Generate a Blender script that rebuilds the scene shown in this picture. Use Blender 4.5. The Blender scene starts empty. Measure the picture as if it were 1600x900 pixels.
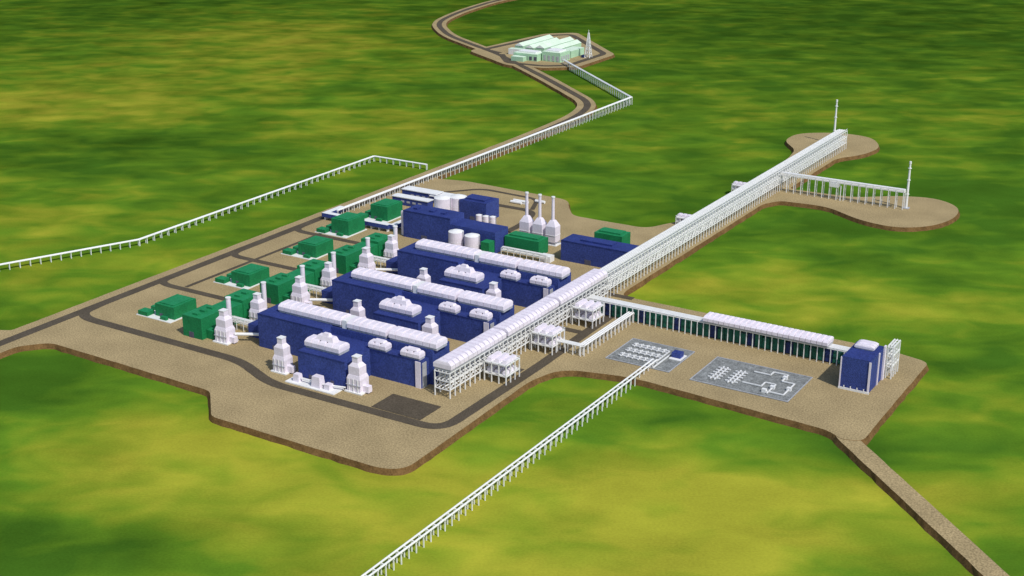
import bpy, math, random
from mathutils import Vector, Matrix, Euler, noise
from mathutils.geometry import tessellate_polygon
random.seed(7)
scene=bpy.context.scene
COL=bpy.context.collection
TZ=-5.0   # level of the grassland; the gravel platform is at z=0

# ------------------------------------------------------------ materials
def nm(name):
    m=bpy.data.materials.new(name); m.use_nodes=True
    nt=m.node_tree; b=nt.nodes['Principled BSDF']; return m,nt,b
def paint(name,c,rough=0.6,var=0.12,scale=0.15,spec=0.2,grain=0.1,rib=0,gs=.7):
    m,nt,b=nm(name); N=nt.nodes; L=nt.links
    tc=N.new('ShaderNodeTexCoord')
    n1=N.new('ShaderNodeTexNoise'); n1.inputs['Scale'].default_value=scale; n1.inputs['Detail'].default_value=5
    n2=N.new('ShaderNodeTexNoise'); n2.inputs['Scale'].default_value=gs; n2.inputs['Detail'].default_value=2
    L.new(tc.outputs['Object'],n1.inputs['Vector']); L.new(tc.outputs['Object'],n2.inputs['Vector'])
    r1=N.new('ShaderNodeMapRange'); r1.inputs[1].default_value=.3; r1.inputs[2].default_value=.7; r1.inputs[3].default_value=1-var; r1.inputs[4].default_value=1+var*.6
    r2=N.new('ShaderNodeMapRange'); r2.inputs[1].default_value=.3; r2.inputs[2].default_value=.7; r2.inputs[3].default_value=1-grain; r2.inputs[4].default_value=1+grain
    L.new(n1.outputs[0],r1.inputs[0]); L.new(n2.outputs[0],r2.inputs[0])
    mu=N.new('ShaderNodeMath'); mu.operation='MULTIPLY'; L.new(r1.outputs[0],mu.inputs[0]); L.new(r2.outputs[0],mu.inputs[1])
    vm=N.new('ShaderNodeVectorMath'); vm.operation='SCALE'; vm.inputs[0].default_value=c
    L.new(mu.outputs[0],vm.inputs['Scale']); L.new(vm.outputs[0],b.inputs['Base Color'])
    b.inputs['Roughness'].default_value=rough; b.inputs['Specular IOR Level'].default_value=spec
    if rib:
        w=N.new('ShaderNodeTexWave'); w.wave_type='BANDS'; w.bands_direction='DIAGONAL'; w.inputs['Scale'].default_value=rib
        L.new(tc.outputs['Object'],w.inputs['Vector'])
        bp=N.new('ShaderNodeBump'); bp.inputs['Strength'].default_value=.2; bp.inputs['Distance'].default_value=.3
        L.new(w.outputs[1],bp.inputs['Height']); L.new(bp.outputs[0],b.inputs['Normal'])
    return m
M_BLUE=paint('blue_cladding',(0.042,0.066,0.245),.65,.16,.06,.15,.30,.25)
M_BLUER=paint('blue_roof',(0.030,0.047,0.19),.7,.15,.06,.1,.30)
M_GREEN=paint('green_cladding',(0.014,0.20,0.07),.6,.14,.08,.15,.2,.25)
M_GREENR=paint('green_roof',(0.018,0.22,0.085),.65,.12,.08,.1,.2)
M_WHITE=paint('white_steel',(0.80,0.80,0.79),.5,.06,.1,.3,.05)
M_LAV=paint('pale_cladding',(0.77,0.71,0.79),.55,.08,.12,.25,.07)
M_GREY=paint('grey_metal',(0.42,0.43,0.46),.5,.15,.2,.3,.1)
M_DARK=paint('dark_louvre',(0.10,0.10,0.14),.7,.2,.2,.2,.1)
M_TEAL=paint('dark_green_piping',(0.015,0.11,0.075),.6,.4,.2,.2,.3)
M_NAVY=paint('navy_piping',(0.02,0.035,0.13),.6,.4,.2,.2,.3)
M_MINT=paint('mint_cladding',(0.42,0.64,0.44),.7,.12,.05,.1,.1)
M_MINT2=paint('mint_roof',(0.64,0.78,0.62),.7,.1,.05,.1,.1)
M_DIRT=paint('gravel_fill',(0.365,0.28,0.148),.97,.14,.025,.02,.34,0,.7)
M_EDGE=paint('earth_bank',(0.165,0.095,0.038),.97,.3,.12,.02,.25)
M_ROAD=paint('asphalt',(0.096,0.078,0.056),.9,.15,.05,.08,.28)
M_PADC=paint('pad_concrete',(0.23,0.24,0.235),.9,.3,.15,.1,.35)

# ------------------------------------------------------------ mesh builder
class MB:
    def __init__(s): s.v=[]; s.f=[]; s.m=[]; s.mats=[]
    def mi(s,m):
        if m not in s.mats: s.mats.append(m)
        return s.mats.index(m)
    def add(s,vs,fs,m):
        o=len(s.v); s.v+=vs; i=s.mi(m)
        for f in fs: s.f.append([a+o for a in f]); s.m.append(i)
    def box(s,x0,x1,y0,y1,z0,z1,m,top=None,tx=0,ty=0):
        vs=[(x0,y0,z0),(x1,y0,z0),(x1,y1,z0),(x0,y1,z0),(x0+tx,y0+ty,z1),(x1-tx,y0+ty,z1),(x1-tx,y1-ty,z1),(x0+tx,y1-ty,z1)]
        s.add(vs,[(0,3,2,1),(0,1,5,4),(1,2,6,5),(2,3,7,6),(3,0,4,7)],m)
        s.add(vs[4:],[(0,1,2,3)],top or m)
    def cyl(s,x,y,z0,z1,r,m,r1=None,n=16,top=None):
        r1=r if r1 is None else r1
        vs=[(x+r*math.cos(2*math.pi*i/n),y+r*math.sin(2*math.pi*i/n),z0) for i in range(n)]+[(x+r1*math.cos(2*math.pi*i/n),y+r1*math.sin(2*math.pi*i/n),z1) for i in range(n)]
        s.add(vs,[(i,(i+1)%n,n+(i+1)%n,n+i) for i in range(n)],m)
        s.add(vs[n:],[tuple(range(n))],top or m)
    def beam(s,p,q,w,h,m):
        p=Vector(p);q=Vector(q);d=(q-p)
        if d.length<1e-6: return
        d.normalize(); a=Vector((0,0,1)) if abs(d.z)<.95 else Vector((0,1,0))
        sd=d.cross(a).normalized(); up=sd.cross(d)
        vs=[]
        for c in (p,q):
            for u,v in((-1,-1),(1,-1),(1,1),(-1,1)): vs.append(tuple(c+sd*u*w/2+up*v*h/2))
        s.add(vs,[(0,1,2,3),(7,6,5,4),(0,4,5,1),(1,5,6,2),(2,6,7,3),(3,7,4,0)],m)
    def pipe(s,p,q,r,m,n=8):
        p=Vector(p);q=Vector(q);d=(q-p).normalized(); a=Vector((0,0,1)) if abs(d.z)<.95 else Vector((0,1,0))
        sd=d.cross(a).normalized(); up=sd.cross(d); vs=[]
        for c in(p,q):
            for i in range(n):
                t=2*math.pi*i/n; vs.append(tuple(c+sd*r*math.cos(t)+up*r*math.sin(t)))
        s.add(vs,[(i,(i+1)%n,n+(i+1)%n,n+i) for i in range(n)],m)
        s.add(vs[:n],[tuple(range(n))],m); s.add(vs[n:],[tuple(range(n))[::-1]],m)
    def obj(s,name,parent=None,loc=(0,0,0)):
        me=bpy.data.meshes.new(name); me.from_pydata(s.v,[],s.f); me.update()
        for m in s.mats: me.materials.append(m)
        me.polygons.foreach_set('material_index',s.m)
        import bmesh
        bm=bmesh.new(); bm.from_mesh(me); bmesh.ops.recalc_face_normals(bm,faces=bm.faces); bm.to_mesh(me); bm.free()
        o=bpy.data.objects.new(name,me); COL.objects.link(o); o.location=loc
        if parent: o.parent=parent
        return o
def empty(name,loc=(0,0,0)):
    e=bpy.data.objects.new(name,None); e.location=loc; COL.objects.link(e); return e

def roundpoly(pts,closed=True):
    out=[]; n=len(pts)
    for i,p in enumerate(pts):
        r=p[2] if len(p)>2 else 6
        P=Vector(p[:2])
        if not closed and i in(0,n-1): out.append(tuple(P)); continue
        A=Vector(pts[i-1][:2]); B=Vector(pts[(i+1)%n][:2])
        ra=min(r,(A-P).length*.48); rb=min(r,(B-P).length*.48)
        a=P+(A-P).normalized()*ra; b=P+(B-P).normalized()*rb
        for k in range(9):
            t=k/8; out.append(tuple(a*(1-t)**2+P*2*t*(1-t)+b*t*t))
    return out
def platform(name,pts,z,zb,m=M_DIRT,side=M_EDGE,flare=2.5,parent=None):
    n=len(pts); area=sum(pts[i][0]*pts[(i+1)%n][1]-pts[(i+1)%n][0]*pts[i][1] for i in range(n))
    if area<0: pts=pts[::-1]
    # subdivide long runs so the bank can wander a little
    q=[]
    for i in range(n):
        a=Vector(pts[i]);c=Vector(pts[(i+1)%n]); k=min(60,max(1,int((c-a).length/9)))
        for j in range(k):
            p=a+(c-a)*j/k
            if k>1 and j: p+=Vector((noise.noise((p.x*.05,p.y*.05,1)),noise.noise((p.x*.05,p.y*.05,7))))*.7
            q.append(tuple(p))
    pts=q; n=len(pts)
    b=MB(); top=[(p[0],p[1],z) for p in pts]
    tri=tessellate_polygon([[Vector(p) for p in top]])
    b.add(top,[tuple(t) for t in tri],m)
    bot=[]
    for i in range(n):
        d=(Vector(pts[(i+1)%n])-Vector(pts[i-1])); 
        d=d.normalized() if d.length>0 else Vector((1,0))
        fl=flare*(1+.5*noise.noise((pts[i][0]*.12,pts[i][1]*.12,3)))
        bot.append((pts[i][0]+d.y*fl,pts[i][1]-d.x*fl,zb-.4))
    b.add(top+bot,[(i,n+i,n+(i+1)%n,(i+1)%n) for i in range(n)],side)
    return b.obj(name,parent)
def ribbon(b,path,w,z,m):
    P=[Vector(p[:2]) for p in path]; vs=[]
    for i,p in enumerate(P):
        d=((P[min(i+1,len(P)-1)]-P[max(i-1,0)])); d=d.normalized() if d.length else Vector((1,0))
        nx=Vector((-d.y,d.x))*w/2
        vs+= [(p.x+nx.x,p.y+nx.y,z),(p.x-nx.x,p.y-nx.y,z)]
    b.add(vs,[(2*i,2*i+1,2*i+3,2*i+2) for i in range(len(P)-1)],m)
def strip_poly(path,w):
    P=[Vector(p[:2]) for p in path]; l=[];r=[]
    for i,p in enumerate(P):
        d=((P[min(i+1,len(P)-1)]-P[max(i-1,0)])).normalized(); nx=Vector((-d.y,d.x))*w/2
        l.append(tuple(p+nx)); r.append(tuple(p-nx))
    return l+r[::-1]

# ------------------------------------------------------------ camera
cd=bpy.data.cameras.new('camera'); cd.lens=48.195; cd.sensor_width=36; cd.clip_start=1; cd.clip_end=60000
cam=bpy.data.objects.new('camera',cd); COL.objects.link(cam)
cam.location=(640.09,-910.59,500); cam.rotation_euler=(math.radians(90-19.772),0,math.radians(31.6)); scene.camera=cam

# ------------------------------------------------------------ grassland terrain
A=math.radians(31.6); FW=Vector((-math.sin(A),math.cos(A))); RT=Vector((math.cos(A),math.sin(A)))
ORG=Vector((640.09,-910.59))
blobs=[ # (u,v,ru,rv,yellow,light) valley frame: u across, v along
 (20,870,330,120,.6,.08),(-190,1000,170,80,.45,.04),(-340,1030,110,60,.4,.04),(200,930,200,60,.35,.04),(-345,860,110,60,-.6,-.2),
 (-480,1150,120,70,-.35,-.1),(400,850,90,50,-.4,-.08),(300,1010,120,40,-.25,-.04),(500,1180,110,60,-.3,-.04),(240,1400,190,70,.45,.05),(480,1330,120,90,.3,.05),(430,1090,140,80,.15,.05),(520,1750,330,200,-.32,.04),
 (-620,1700,160,160,.3,0),(-420,1480,200,60,.25,.05),(-800,2380,300,220,.55,-.02),(-520,3000,330,380,.5,0),(-230,2150,170,150,.35,0),(-560,2050,150,120,-.3,-.15),(-850,1950,180,90,-.3,-.12),
 (500,2300,250,200,.1,0),(900,3200,600,500,-.2,-.08),(0,3500,300,500,-.15,-.08),(-900,3600,300,500,-.1,-.08)]
def terrain():
    us=[-6000,-3500]+[-2200+i*40 for i in range(111)]+[3500,6000]
    vs=[-3000,-500,300]+[500+i*30 for i in range(120)]+[4300,5000,6500,9000,14000,22000]
    V=[];F=[];Y=[]
    for v in vs:
        for u in us:
            k=max(1,v/4200)
            p=ORG+RT*u*k+FW*v; V.append((p.x,p.y,TZ))
            y=.30;l=0
            for bu,bv,ru,rv,yy,ll in blobs:
                g=math.exp(-((u-bu)/ru)**2-((v-bv)/rv)**2); y+=yy*g; l+=ll*g
            l-=max(0,min(.30,(v-1300)/6500))
            Y.append((max(0,min(1,y)),max(0,min(1,.7+l)),0,1))
    n=len(us)
    for j in range(len(vs)-1):
        for i in range(n-1): F.append((j*n+i,j*n+i+1,(j+1)*n+i+1,(j+1)*n+i))
    me=bpy.data.meshes.new('grassland'); me.from_pydata(V,[],F); me.update()
    ca=me.color_attributes.new('patch','FLOAT_COLOR','POINT')
    for i,c in enumerate(Y): ca.data[i].color=c
    o=bpy.data.objects.new('grass_ground',me); COL.objects.link(o)
    m,nt,b=nm('grassland'); N=nt.nodes; L=nt.links
    tc=N.new('ShaderNodeTexCoord')
    mp=N.new('ShaderNodeMapping'); mp.inputs['Rotation'].default_value=(0,0,-A); L.new(tc.outputs['Object'],mp.inputs[0])
    def nz(sx,sy,det,rough=.55,dist=0,off=0):
        q=N.new('ShaderNodeMapping'); q.inputs['Scale'].default_value=(1/sx,1/sy,1); q.inputs['Location'].default_value=(off,off*.7,0); L.new(mp.outputs[0],q.inputs[0])
        t=N.new('ShaderNodeTexNoise'); t.inputs['Scale'].default_value=1; t.inputs['Detail'].default_value=det; t.inputs['Roughness'].default_value=rough; t.inputs['Distortion'].default_value=dist
        L.new(q.outputs[0],t.inputs['Vector']); return t.outputs[0]
    at=N.new('ShaderNodeAttribute'); at.attribute_name='patch'
    sp=N.new('ShaderNodeSeparateColor'); L.new(at.outputs['Color'],sp.inputs[0])
    def mth(op,a,bb):
        q=N.new('ShaderNodeMath'); q.operation=op
        for i,x in enumerate((a,bb)):
            if isinstance(x,(int,float)): q.inputs[i].default_value=x
            else: L.new(x,q.inputs[i])
        return q.outputs[0]
    big=nz(150,120,2,.5,.2); mid=nz(64,42,2,.5,.5,5); fine=nz(2.2,1.8,3,.6,0,9); lt=nz(100,75,2,.5,.3,21); tuft=nz(14,10,3,.55,0,33)
    y=mth('ADD',sp.outputs[0],mth('MULTIPLY',mth('SUBTRACT',big,.5),1.2))
    y=mth('ADD',y,mth('MULTIPLY',mth('SUBTRACT',mid,.5),1.1))
    cr=N.new('ShaderNodeValToRGB'); L.new(y,cr.inputs[0]); e=cr.color_ramp
    e.elements[0].position=0; e.elements[0].color=(.062,.155,.013,1)
    e.elements[1].position=1; e.elements[1].color=(.37,.37,.034,1)
    q=e.elements.new(.35); q.color=(.118,.232,.016,1)
    q=e.elements.new(.65); q.color=(.225,.297,.022,1)
    l=mth('ADD',mth('ADD',sp.outputs[1],.18),mth('MULTIPLY',mth('SUBTRACT',lt,.5),.65))
    l=mth('ADD',l,mth('MULTIPLY',mth('SUBTRACT',fine,.5),.45))
    l=mth('ADD',l,mth('MULTIPLY',mth('SUBTRACT',tuft,.5),.16))
    vm=N.new('ShaderNodeVectorMath'); vm.operation='SCALE'; L.new(cr.outputs[0],vm.inputs[0]); L.new(l,vm.inputs['Scale'])
    L.new(vm.outputs[0],b.inputs['Base Color']); b.inputs['Roughness'].default_value=1; b.inputs['Specular IOR Level'].default_value=0
    me.materials.append(m)
terrain()

# ------------------------------------------------------------ gravel platform
main=[(-425,640,4),(-447,640,4),(-447,-92,4),(-462,-100,3),(-462,-108,3),(-436,-114,4),(-436,-600,1),(-408,-600,1),(-408,-118,8),(-388,-94,10),
 (-176,-98,8),(-138,-137,6),(45,-139,14),(61,-128,12),(56,70,10),(66,110,22),(130,126,22),(320,113,8),(336,103,4),(352,108,8),(352,303,10),(308,314,14),(24,314,12),
 (20,330,6),(20,720,12),(34,746,8),(95,752,20),(150,716,20),(198,706,24),(234,735,24),(250,785,26),(243,838,26),(205,866,24),(160,852,20),(110,812,20),(22,808,10),(22,1000,18),(48,1040,22),
 (58,1098,28),(25,1158,28),(-32,1160,28),(-84,1122,26),(-84,1066,22),(-48,1018,18),(-38,960,20),(-38,600,12),(-62,545,16),(-165,545,12),(-186,572,14),(-205,604,16),(-371,612,12),(-418,600,12)]
platform('gravel_platform',roundpoly(main),0,TZ)
far_path=roundpoly([(-432,560),(-432,900,80),(-440,1060,60),(-470,1150,50),(-655,1309,60),(-853,1466,60),(-1076,1609,60),(-1200,1740,80),(-1250,1918,80),(-1280,2138,80),(-1220,2500,100),(-900,2900,100),(-600,4200)],False)
platform('access_embankment',strip_poly(far_path,32),-.3,TZ)
dp=[(330,120),(341,106),(500,-50),(760,-310)]
platform('gravel_track',strip_poly(roundpoly(dp,False),17),-.3,TZ)
padfar=roundpoly([(-930,1470,20),(-905,1740,20),(-850,1790,20),(-650,1590,16),(-648,1430,16),(-700,1385,16),(-780,1375,16)])
platform('facility_platform',padfar,.05,TZ)

rb=MB()
ribbon(rb,roundpoly([(-424,-600),(-428,-100,30),(-430,900,80),(-438,1060,60),(-468,1150,50),(-655,1309,60),(-853,1466,60),(-1076,1609,60),(-1200,1740,80),(-1250,1918,80),(-1280,2138,80),(-1220,2500,100),(-900,2900,100),(-600,4200)],False),12,.12,M_ROAD)
ribbon(rb,roundpoly([(-428,10),(-424,-30,30),(-200,-32,20),(-142,-57,20),(45,-56,22),(45,110,10),(42,200,10),(40,298)],False),11,.16,M_ROAD)
for i,yy in enumerate((86,199,312)):
    ribbon(rb,roundpoly([(-428,yy+22),(-424,yy,20),(-300,yy),(38,yy)],False),9,.20+.02*i,M_ROAD)
ribbon(rb,roundpoly([(-428,560),(-425,535,20),(-215,535,20),(-200,480,16),(-200,410,10)],False),10,.28,M_ROAD)
ribbon(rb,roundpoly([(-365,548),(-330,590,16),(-240,585,16),(-222,540)],False),6,.31,M_ROAD)
ribbon(rb,roundpoly([(-390,92),(-388,300),(-392,420),(-400,520)],False),5,.34,M_ROAD)
rb.box(-33,19,-50,-18,.0,.36,M_ROAD)
ribbon(rb,roundpoly([(-860,1480),(-910,1500,14),(-885,1720,20),(-850,1760,20),(-672,1585,16),(-672,1435,16),(-710,1402,16),(-790,1398,16),(-850,1470)],False),13,.4,M_ROAD)
rb.obj('asphalt_road')

# ------------------------------------------------------------ air-cooler banks
def bank(b,x0,x1,y0,y1,z,h,axis='x',step=7.5,m=M_LAV,fans=True):
    """row of air-cooler bays with chamfered hoods, running along axis"""
    a0,a1=(x0,x1) if axis=='x' else (y0,y1); c0,c1=(y0,y1) if axis=='x' else (x0,x1)
    n=max(1,round((a1-a0)/step)); s=(a1-a0)/n; W=c1-c0
    def put(a,bb,c,d,za,zb,mm,t=0):
        if axis=='x': b.box(a,bb,c,d,za,zb,mm,None,0 if t==0 else .5,t)
        else: b.box(c,d,a,bb,za,zb,mm,None,t,0 if t==0 else .5)
    put(a0+.5,a1-.5,c0+1,c1-1,z,z+h*.25,M_GREY)
    for i in range(n):
        A0=a0+i*s; A1=A0+s-.55; hh=h
        put(A0,A1,c0,c1,z+h*.25,z+hh*.68,m)
        put(A0,A1,c0,c1,z+hh*.68,z+hh*.9,m,W*.12)
        put(A0+.5,A1-.5,c0+W*.12,c1-W*.12,z+hh*.9,z+hh,m,W*.1)

def bents(b,x0,x1,y0,y1,levels,step,axis='y',t=.8,zb=0,npipe=4,m=M_WHITE,diag=0,pr=.55):
    a0,a1=(y0,y1) if axis=='y' else (x0,x1); c0,c1=(x0,x1) if axis=='y' else (y0,y1)
    def P(a,c,z): return (c,a,z) if axis=='y' else (a,c,z)
    n=max(1,round((a1-a0)/step)); s=(a1-a0)/n; top=levels[-1]
    for i in range(n+1):
        a=a0+i*s
        for c in(c0,c1): b.beam(P(a,c,zb),P(a,c,top),t,t,m)
        for z in levels: b.beam(P(a,c0,z-t*.5),P(a,c1,z-t*.5),t*.8,t*.8,m)
        if diag and i<n and i%diag==0:
            for c in(c0,c1): b.beam(P(a,c,levels[0]),P(a+s,c,levels[1] if len(levels)>1 else zb),t*.5,t*.5,m)
    for z in levels:
        for c in(c0,c1): b.beam(P(a0,c,z+t*.1),P(a1,c,z+t*.1),t*.9,t,m)
        for k in range(npipe):
            c=c0+(c1-c0)*(k+1)/(npipe+1); b.pipe(P(a0,c,z+pr),P(a1,c,z+pr),pr,m,6)

def hrsg(name,x,y,parent,w=16,d=12,h=35,rot=0):
    b=MB()
    b.box(-w*.6,w*.6,-d*.62,d*.62,0,1.2,M_WHITE)
    b.box(-w*.46,w*.46,-d*.5,d*.5,1.2,h*.40,M_LAV)
    b.box(-w*.46,w*.46,-d*.5,d*.5,h*.40,h*.5,M_LAV,None,w*.07,d*.08)
    b.box(-w*.37,w*.37,-d*.4,d*.4,h*.5,h*.74,M_LAV)
    b.box(-w*.37,w*.37,-d*.4,d*.4,h*.74,h*.84,M_LAV,None,w*.18,d*.15)
    b.box(-w*.19,w*.19,-d*.24,d*.24,h*.84,h,M_LAV)
    b.box(-w*.21,w*.21,-d*.27,d*.27,h,h+.7,M_WHITE)
    for k in(-.3,0,.3): b.box(w*k-.4,w*k+.4,-d*.5-.5,-d*.5,1.2,h*.40,M_WHITE)
    b.box(-w*.5,w*.5,-d*.56,-d*.505,h*.22,h*.22+.5,M_GREY)
    b.box(w*.46,w*.85,-d*.2,d*.2,1.2,h*.22,M_LAV)
    return b.obj(name,parent,(x,y,0))

# ------------------------------------------------------------ process trains
def train(y0):
    E=empty('process_train_building',(0,y0,0))
    b=MB()
    b.box(-209,-129,5,44,0,34,M_BLUE,M_BLUER)
    b.box(-128.99,-18,5,17,0,26,M_BLUE,M_BLUER)
    b.box(-128.98,-14,17.01,44,0,33,M_BLUE,M_BLUER)
    b.box(-129,-75,-32,4.99,0,26.01,M_BLUE,M_BLUER)
    b.box(-236,-209.01,20,40,0,13,M_BLUE,M_BLUER)
    for (x0,x1,y,z) in((-209,-129,5,34),(-129,-75,-32,26),(-75,-18,5,26)):
        b.box(x0,x1,y-.35,y-.02,z-.6,z+.5,M_BLUER)
    b.box(-24,-18.5,3.9,4.7,0,25.5,M_LAV); b.box(-17.99,-17.2,6,12,0,24,M_GREY)
    b.box(-13.99,-13,24,42,1,9,M_GREY)
    for x in(-190,-150,-115,-90): 
        yy=5 if x<-129 else -32
        b.box(x-2,x+2,yy-.25,yy-.03,0,5,M_DARK)
    b.obj('blue_walls',E)
    b=MB()
    bank(b,-194,-118,18,36,34.01,9)
    b.box(-117.5,-112,19,35,33.02,41,M_WHITE)
    bank(b,-111,-66,18,36,33.02,9.3); bank(b,-63,-10,18,36,33.02,9.3)
    bank(b,-128,-88,-23,-7,26.02,9,step=8); b.box(-118,-98,-19,-10,35.03,39,M_LAV,None,1.5,1.5); b.box(-112,-104,-17,-12,39,41.5,M_LAV,None,1,1)
    bank(b,-77,-57,5.3,15,26.02,7.5); b.box(-73,-61,7,13.5,33.53,35,M_LAV,None,1,1)
    bank(b,-41,-20,5.3,15,26.02,7.5); b.box(-37,-24,7,13.5,33.53,35,M_LAV,None,1,1)
    b.obj('air_cooler_banks',E)
    hrsg('heat_recovery_unit_1',-150,-29,E,15,12,33)
    hrsg('heat_recovery_unit_2',-64,-28,E,16,13,33)
    hrsg('heat_recovery_unit_3',-246,-2,E,16,13,32)
    hrsg('heat_recovery_unit_4',-253,54,E,15,12,30)
    b=MB()
    b.box(-132,-76,-48,-33,0,1,M_WHITE)
    b.box(-104,-94,-45,-37,1,11,M_LAV,None,.8,.8); b.box(-126,-119,-44,-38,1,8,M_LAV,None,.5,.5); b.box(-90,-84,-44,-38,1,6,M_LAV)
    b.pipe((-119,-41,4),(-104,-41,4),.8,M_WHITE); b.pipe((-94,-41,4),(-72,-36,4),.8,M_WHITE)
    for x,y in((-262,22),(-262,74)): 
        b.cyl(x,y,0,34,2.4,M_LAV); b.cyl(x,y,34,35,2.8,M_WHITE)
    b.pipe((-237,2,8),(-215,14,8),1.6,M_WHITE); b.pipe((-243,54,8),(-215,38,8),1.6,M_WHITE)
    b.obj('stacks_and_ducts',E)
    b=MB()
    b.box(-292,-267,-12,22,0,22,M_GREEN,M_GREENR); b.box(-290,-268,22.01,48,0,19,M_GREEN,M_GREENR); b.box(-292,-267,48.02,76,0,22,M_GREEN,M_GREENR)
    b.box(-266.9,-258,-6,14,0,9,M_GREEN,M_GREENR); b.box(-266.9,-258,52,68,0,9,M_GREEN,M_GREENR)
    for y in(-5,5,15,55,65): b.box(-283,-276,y-2,y+2,22,24,M_GREENR)
    for y in (-12,48): b.box(-284,-278,y-.4,y-.02,0,6,M_DARK)
    b.obj('green_turbine_hall',E)
    b2=MB(); bents(b2,-266,-212,26,32,[8,11],9,'x',.6,0,2); b2.obj('link_rack',E)
    return E
for y in(0,113,226): train(y)

def substation(x,y,h=14):
    b=MB()
    b.box(-32,16,-16,26,0.0,.7,M_WHITE)
    b.box(-12,14,-8,24,.7,h,M_GREEN,M_GREENR); b.box(-9,11,-5,21,h,h+1,M_GREENR)
    b.box(-30,-17,-15,-5,.7,5,M_GREEN,M_GREENR); b.box(-29,-16,2,14,.7,4.5,M_GREEN,M_GREENR); b.box(0,8,-14,-10.5,.7,4,M_GREEN,M_GREENR)
    b.box(-6,-2,-8.3,-8.02,.7,4.5,M_DARK); b.pipe((-16.5,6,3),(-12,6,3),.5,M_WHITE)
    b.obj('green_substation_building',None,(x,y,0))
for x,y,h in((-342,20,14),(-344,135,14),(-346,249,15),(-366,335,19),(-362,408,19)): substation(x,y,h)

# ------------------------------------------------------------ main pipe rack
b=MB()
bents(b,0,16,0,296,[8,16,24],8,'y',.9,0,3,diag=2)
bents(b,1,15,296,1062,[10,19,28],8,'y',.85,0,5,diag=3,pr=.7)
for y in range(300,1060,8):
    b.beam((15.4,y,10),(15.4,y+8,19),.5,.5,M_WHITE); b.beam((15.4,y,28.5),(15.4,y,31),.4,.4,M_WHITE)
b.beam((15.4,296,31),(15.4,1060,31),.6,.6,M_WHITE)
E=empty('main_pipe_rack'); b.obj('steel_frame',E)
b=MB()
for y0,y1 in((0,92),(95,190),(193,292)): 
    bank(b,-1.5,17.5,y0,y1,25,9,'y',7)
b.obj('air_cooler_banks',E)
# flare arm
b=MB(); bents(b,16,182,788,795,[23,25.5],9.5,'x',.9,0,2,diag=0)
b.beam((100,787,0),(100,787,20),1,1,M_WHITE); b.box(84,96,787,796,17,22,M_WHITE)
b.obj('flare_pipe_rack')
def flare(x,y,h):
    b=MB(); b.cyl(0,0,0,h*.5,1.7,M_WHITE,1.5,12); b.cyl(0,0,h*.5,h*.95,1.5,M_WHITE,1.1,12); b.cyl(0,0,h*.95,h,1.6,M_WHITE,1.4,12); b.box(-4,4,-4,4,0,1,M_GREY)
    for z in(.3,.6,.85): b.cyl(0,0,h*z,h*z+.6,2.3,M_WHITE,2.3,12)
    b.obj('flare_stack',None,(x,y,0))
flare(-12,1085,68); flare(184,798,62)
# equipment frames beside the rack
def frame(x0,x1,y0,y1,h,name='equipment_frame'):
    b=MB()
    for z in(h*.45,h):
        b.box(x0,x1,y0,y1,z-1,z,M_WHITE)
        for k in range(3):
            cx=x0+(x1-x0)*(k+.5)/3
            b.box(cx-2.5,cx+2.5,y0+3,y1-3,z,z+3,M_LAV,None,.6,.6)
        for (p,q) in (((x0,y0),(x1,y0)),((x1,y0),(x1,y1)),((x1,y1),(x0,y1)),((x0,y1),(x0,y0))):
            b.beam((*p,z+1.3),(*q,z+1.3),.3,.3,M_WHITE)
    for i in range(4):
        for j in range(4):
            if i in(0,3) or j in(0,3):
                x=x0+.5+(x1-x0-1)*i/3; y=y0+.5+(y1-y0-1)*j/3; b.beam((x,y,0),(x,y,h),.9,.9,M_WHITE)
    b.obj(name)
frame(19,43,50,74,19); frame(19,43,133,157,19); frame(19,43,213,237,19)
for y in(752,577):
    frame(-38,-20,y,y+14,10,'equipment_shelter')
# right-hand rack
E=empty('east_pipe_rack')
b=MB(); bents(b,17,300,250,262,[15.5],6.5,'x',.75,0,5,diag=0); b.obj('steel_frame',E)
b=MB()
for i in range(36):
    x=20+i*7.75; b.box(x,x+7.2,253,259,1,11.5+(i*7%3),M_NAVY if i%5==2 else M_TEAL)
b.box(18,299,263,264,1,12,M_GREEN)
b.obj('process_piping',E)
b=MB(); bank(b,146,272,247,265,16.8,7,'x',5.5); b.obj('air_cooler_banks',E)
# end building
E=empty('blue_compressor_building'); b=MB()
b.box(300,326,203,244,0,31,M_BLUE,M_BLUER); b.box(298.9,299.99,202.4,204.2,0,30,M_LAV); b.box(324.8,326.6,202.2,202.98,0,30,M_LAV)
b.box(298.8,327,201.4,202,0,2.0,M_WHITE)
for x in(304,310,316,322): b.box(x-.4,x+.4,201.4,202,2,4,M_WHITE)
b.box(326.01,326.9,225,227,0,31,M_LAV); b.box(326.01,327.6,239,243,0,33,M_LAV)
b.obj('blue_walls',E)
b=MB(); bank(b,303,321,226,241,31.01,4.6,'y',5); bents(b,328,333,246,266,[12,22,31],6,'y',1.1,0,1); bents(b,303,326,246,260,[12,22],7,'x',.9,0,2); b.obj('roof_cooler_and_frame',E)

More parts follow.
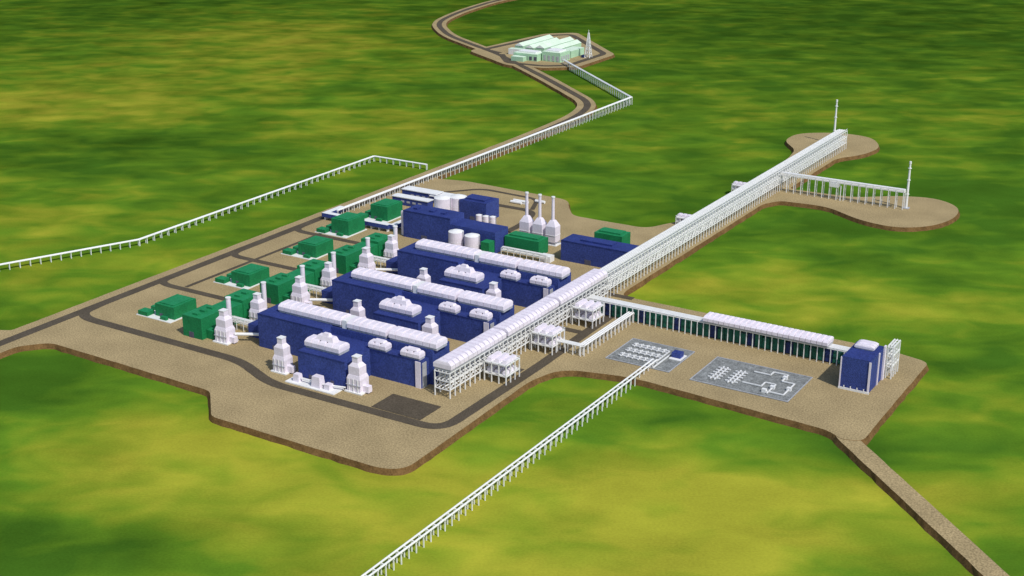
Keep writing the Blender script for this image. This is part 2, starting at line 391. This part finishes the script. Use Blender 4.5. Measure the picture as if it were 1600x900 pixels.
# ------------------------------------------------------------ pipelines on trestles
def pipeline(name,path,z,w,step,zb,rails=2,t=.8):
    b=MB(); P=[Vector(p) for p in path]
    for i in range(len(P)-1):
        p,q=P[i],P[i+1]; d=(q-p).normalized(); nx=Vector((-d.y,d.x))
        for k in range(rails):
            o=nx*((k/(rails-1)-.5)*w if rails>1 else 0)
            b.pipe((p.x+o.x,p.y+o.y,z+.6),(q.x+o.x,q.y+o.y,z+.6),.8,M_WHITE,8)
        n=max(1,round((q-p).length/step))
        for j in range(n+1):
            c=p+(q-p)*j/n; a=c+nx*w/2; e=c-nx*w/2
            b.beam((a.x,a.y,zb),(a.x,a.y,z),t,t,M_WHITE); b.beam((e.x,e.y,zb),(e.x,e.y,z),t,t,M_WHITE)
            a=c+nx*(w/2+.9); e=c-nx*(w/2+.9); b.beam((a.x,a.y,z-.3),(e.x,e.y,z-.3),t,t*.8,M_WHITE)
    b.obj(name)
pipeline('trestle_pipeline',[(135,-420),(135,165)],4.2,4,9,TZ)
pipeline('trestle_pipeline',[(-416,385),(-413,1195),(-690,1445)],7.5,3.4,11,TZ,3)
pipeline('trestle_pipeline',[(-770,-330),(-617,30),(-552,180),(-556,648),(-462,648)],2.2,2.4,12,TZ,3)
pipeline('trestle_pipeline',[(17,147),(67,147),(67,250)],10,5,8,0,3)

# ------------------------------------------------------------ valve pads
def pad(x0,x1,y0,y1,kind):
    b=MB(); b.box(x0,x1,y0,y1,.0,.5,M_PADC); W=M_WHITE
    b.box(x0,x1,y0,y0+.8,.5,.9,M_GREY); b.box(x0,x1,y1-.8,y1,.5,.9,M_GREY); b.box(x0,x0+.8,y0+.8,y1-.8,.5,.9,M_GREY); b.box(x1-.8,x1,y0+.8,y1-.8,.5,.9,M_GREY)
    def pp(*q):
        for i in range(len(q)-1): b.beam((*q[i],1.6),(*q[i+1],1.6),1.0,1.0,W)
    if kind==1:
        for j in range(3):
            y=y0+12+j*14; xx=x0+8
            pp((xx,y),(xx+38,y)); pp((xx,y+4),(xx+38,y+4))
            for k in range(6): pp((xx+3+k*6,y-2),(xx+3+k*6,y+7)); b.cyl(xx+3+k*6,y+2,1.6,3.4,1.0,W,n=8)
        pp((x1-20,y0),(x1-20,y1-14)); pp((x1-16,y0),(x1-16,y1-20))
        b.box(x1-13,x1-4,y1-25,y1-17,.5,6,M_BLUE,M_BLUER); b.box(x1-14,x1-2,y1-29,y1-14,.5,1.2,W)
    else:
        for xx in(x0+18,x0+35):
            for j in range(5): pp((xx-6,y0+14+j*6),(xx+6,y0+14+j*6))
            pp((xx-2,y0+10),(xx-2,y0+42)); pp((xx+2,y0+10),(xx+2,y0+42))
        pp((x0+44,y0+46),(x0+60,y0+46),(x0+60,y0+54),(x1-20,y0+54),(x1-20,y0+38),(x1-8,y0+38),(x1-8,y0+10),(x1-26,y0+10))
        pp((x0+44,y0+18),(x0+62,y0+18),(x0+62,y0+28),(x1-22,y0+28),(x1-22,y0+6))
        for q in((x1-20,y0+46),(x1-8,y0+24),(x1-26,y0+10),(x1-22,y0+20)): b.box(q[0]-2,q[0]+2,q[1]-1.6,q[1]+1.6,.5,3.5,W)
    b.obj('valve_pad')
pad(89,155,153,211,1); pad(178,272,148,211,2)

# ------------------------------------------------------------ utility area
b=MB()
b.box(-296,-228,362,392,0,33,M_BLUE,M_BLUER); b.box(-227.99,-166,362.5,391,0,26,M_BLUE,M_BLUER)
b.box(-296,-228,361.6,361.98,32.4,33.5,M_BLUER); b.box(-270,-262,361.7,361.98,0,6,M_DARK); b.box(-302,-296.01,366,372,0,30,M_LAV)
for x in(-285,-262,-245): b.box(x-3,x+3,372,380,33,35,M_BLUER)
b.obj('blue_power_building')
b=MB(); b.box(-91,-6,384,412,0,24,M_BLUE,M_BLUER); b.box(-91,-6,383.6,383.98,23.4,24.5,M_BLUER); b.box(-60,-52,383.7,383.98,0,6,M_DARK); b.box(-70,-30,392,404,24,26,M_BLUER)
b.obj('blue_workshop_building')
b=MB(); b.box(-76,-40,436,458,0,22,M_GREEN,M_GREENR); b.box(-72,-44,440,454,22,24,M_GREENR); b.box(-60,-55,435.7,435.98,0,5,M_DARK); b.obj('green_utility_building')
b=MB(); b.box(-164,-118,380,402,0,18,M_GREEN,M_GREENR); b.box(-160,-122,384,398,18,20,M_GREENR)
b.box(-177,-166,349,361,0,17,M_GREEN,M_GREENR); b.box(-150,-142,379.7,379.98,0,5,M_DARK); b.obj('green_utility_building')
b=MB(); bents(b,-160,-100,366,372,[5,8],9,'x',.6,0,2); b.box(-110,-96,368,378,0,7,M_WHITE); b.obj('utility_pipe_rack')
b=MB(); b.box(-282,-242,462,492,0,24,M_BLUE,M_BLUER); b.box(-276,-248,468,486,24,26,M_BLUER); b.box(-266,-259,461.7,461.98,0,5,M_DARK); b.obj('blue_utility_building')
def tank(x,y,r,h):
    b=MB(); b.cyl(0,0,0,.6,r*1.15,M_GREY,n=28); b.cyl(0,0,.6,h,r,M_LAV,n=28); b.cyl(0,0,h,h+r*.22,r,M_WHITE,r*.35,28); b.cyl(0,0,h*.5,h*.5+.4,r+.15,M_WHITE,n=28)
    b.beam((r+.6,0,0),(r+.6,0,h+1.5),.7,.5,M_GREY); b.obj('storage_tank',None,(x,y,0))
for t in((-211,349,9,24),(-190,351,9,22),(-304,458,11,24),(-290,472,11,24),(-246,452,4,12),(-238,455,4,11),(-231,460,4,10)): tank(*t)
def heater(x,y):
    b=MB(); b.box(-8,8,-7,7,0,1,M_WHITE)
    for i in(-6,6):
        for j in(-5,5): b.beam((i,j,1),(i,j,5),1,1,M_GREY)
    b.box(-6.5,6.5,-6,6,4,23,M_LAV); b.box(-6.5,6.5,-6,6,23,30,M_LAV,None,4,3.5); b.cyl(0,0,30,58,1.9,M_LAV,1.7,14); b.cyl(0,0,57,58.6,2.2,M_WHITE,2.2,14)
    b.box(-6.9,6.9,-6.4,6.4,12,12.6,M_WHITE); b.obj('fired_heater',None,(x,y,0))
for x in(-164,-146,-128): heater(x,430)
b=MB()
for p,q in(((-420,402),(-420,373)),((-424,369),(-322,369)),((-318,369),(-318,440)),((-322,444),(-296,444))):
    x0,x1=sorted((p[0],q[0])); y0,y1=sorted((p[1],q[1]))
    if x1-x0<1: x0-=4; x1+=4
    if y1-y0<1: y0-=4; y1+=4
    b.box(x0,x1,y0,y1,4,9,M_BLUE,M_WHITE)
for x in range(-420,-320,12): b.box(x-.6,x+.6,366,372,0,4,M_WHITE)
for y in range(376,440,12): b.box(-321,-315,y-.6,y+.6,0,4,M_WHITE)
b.obj('covered_conveyor_gallery')
for x0,x1,y0,y1,h in((-392,-336,470,482,11),(-398,-344,500,516,12),(-352,-322,498,520,10)):
    b=MB(); b.box(x0,x1,y0,y1,0,h-1,M_BLUE); b.box(x0-.8,x1+.8,y0-.8,y1+.8,h-1,h,M_WHITE); b.box(x0+4,x0+8,y0-.3,y0-.02,0,4,M_DARK)
    for k in range(4): b.box(x0+14+k*9,x0+19+k*9,y0-.25,y0-.02,4,6.5,M_GREY) if x0+19+k*9<x1 else None
    b.obj('office_building')
b=MB(); b.pipe((-262,560,2),(-240,560,2),2,M_WHITE); b.pipe((-262,553,2),(-246,553,2),2,M_WHITE); b.pipe((-236,572,2),(-222,572,2),2,M_WHITE); b.box(-262,-240,556,557,0,1,M_WHITE); b.obj('horizontal_tank')

# ------------------------------------------------------------ remote facility
b=MB()
def hall(x0,x1,y0,y1,h,r=5):
    """gabled hall, ridge along y"""
    xm=(x0+x1)/2
    b.box(x0,x1,y0,y1,0,h,M_MINT)
    vs=[(x0-.6,y0-.6,h+.05),(xm,y0-.6,h+r),(x1+.6,y0-.6,h+.05),(x0-.6,y1,h+.05),(xm,y1,h+r),(x1+.6,y1,h+.05)]
    b.add(vs,[(0,1,4,3),(1,2,5,4)],M_MINT2); b.add(vs,[(0,2,1),(3,4,5)],M_WHITE)
    b.box(xm-3,xm+3,y0-.9,y0-.62,0,7,M_DARK)
for i in range(4):
    hall(-836+i*25,-816+i*25,1500,1625-(i%2)*14,15-(i%2)*2,6)
b.box(-838,-806,1478,1492,0,12,M_WHITE,M_MINT2)
b.box(-800,-745,1436,1470,0,14,M_MINT,M_MINT2); b.box(-742,-700,1450,1490,0,19,M_MINT,M_MINT2); b.box(-796,-768,1420,1434,0,9,M_MINT,M_MINT2)
b.box(-792,-752,1442,1464,14,17,M_WHITE); b.box(-736,-706,1456,1484,19,21.5,M_WHITE)
b.box(-732,-706,1505,1560,0,14,M_MINT,M_MINT2)
for k in range(5): b.box(-796+k*11,-790+k*11,1435.5,1435.98,2,9,M_DARK)
for k in range(4): b.box(-738+k*10,-733+k*10,1449.5,1449.98,2,12,M_GREY)
for k in range(4): b.box(-699.98,-699.4,1454+k*9,1459+k*9,3,12,M_GREY)
b.obj('mint_green_station_building')
b=MB(); h=50
for q in((-5.5,-5.5),(5.5,-5.5),(5.5,5.5),(-5.5,5.5)): b.beam((*q,0),(q[0]*.12,q[1]*.12,h),1.2,1.2,M_WHITE)
for k in range(6):
    z=h*k/6; r=5.5*(1-.88*k/6); z2=h*(k+1)/6; r2=5.5*(1-.88*(k+1)/6)
    c=[(-r,-r),(r,-r),(r,r),(-r,r)]; c2=[(-r2,-r2),(r2,-r2),(r2,r2),(-r2,r2)]
    for j in range(4):
        b.beam((*c[j],z),(*c[(j+1)%4],z),.7,.7,M_WHITE); b.beam((*c[j],z),(*c2[(j+1)%4],z2),.6,.6,M_WHITE)
b.beam((0,0,h),(0,0,h+6),.8,.8,M_WHITE)
b.box(-12,-6.5,-8,2,0,5,M_NAVY)
b.obj('lattice_tower',None,(-680,1530,0))

# ------------------------------------------------------------ light
el=math.radians(50); az=Vector((.93,-.37)).normalized()
sd=Vector((az.x*math.cos(el),az.y*math.cos(el),math.sin(el)))
sl=bpy.data.lights.new('sun','SUN'); sl.energy=3.2; sl.angle=math.radians(.5); sl.color=(1,.965,.9)
so=bpy.data.objects.new('sun',sl); COL.objects.link(so); so.rotation_euler=sd.to_track_quat('Z','Y').to_euler(); so.location=(0,0,800)
w=bpy.data.worlds.new('World'); scene.world=w; w.use_nodes=True; nt=w.node_tree
bg=nt.nodes['Background']; sky=nt.nodes.new('ShaderNodeTexSky'); sky.sky_type='NISHITA'; sky.sun_disc=False
sky.sun_elevation=el; sky.sun_rotation=math.atan2(az.x,az.y)
nt.links.new(sky.outputs[0],bg.inputs[0]); bg.inputs[1].default_value=.12
scene.view_settings.view_transform='Standard'; scene.view_settings.look='None'; scene.view_settings.exposure=0
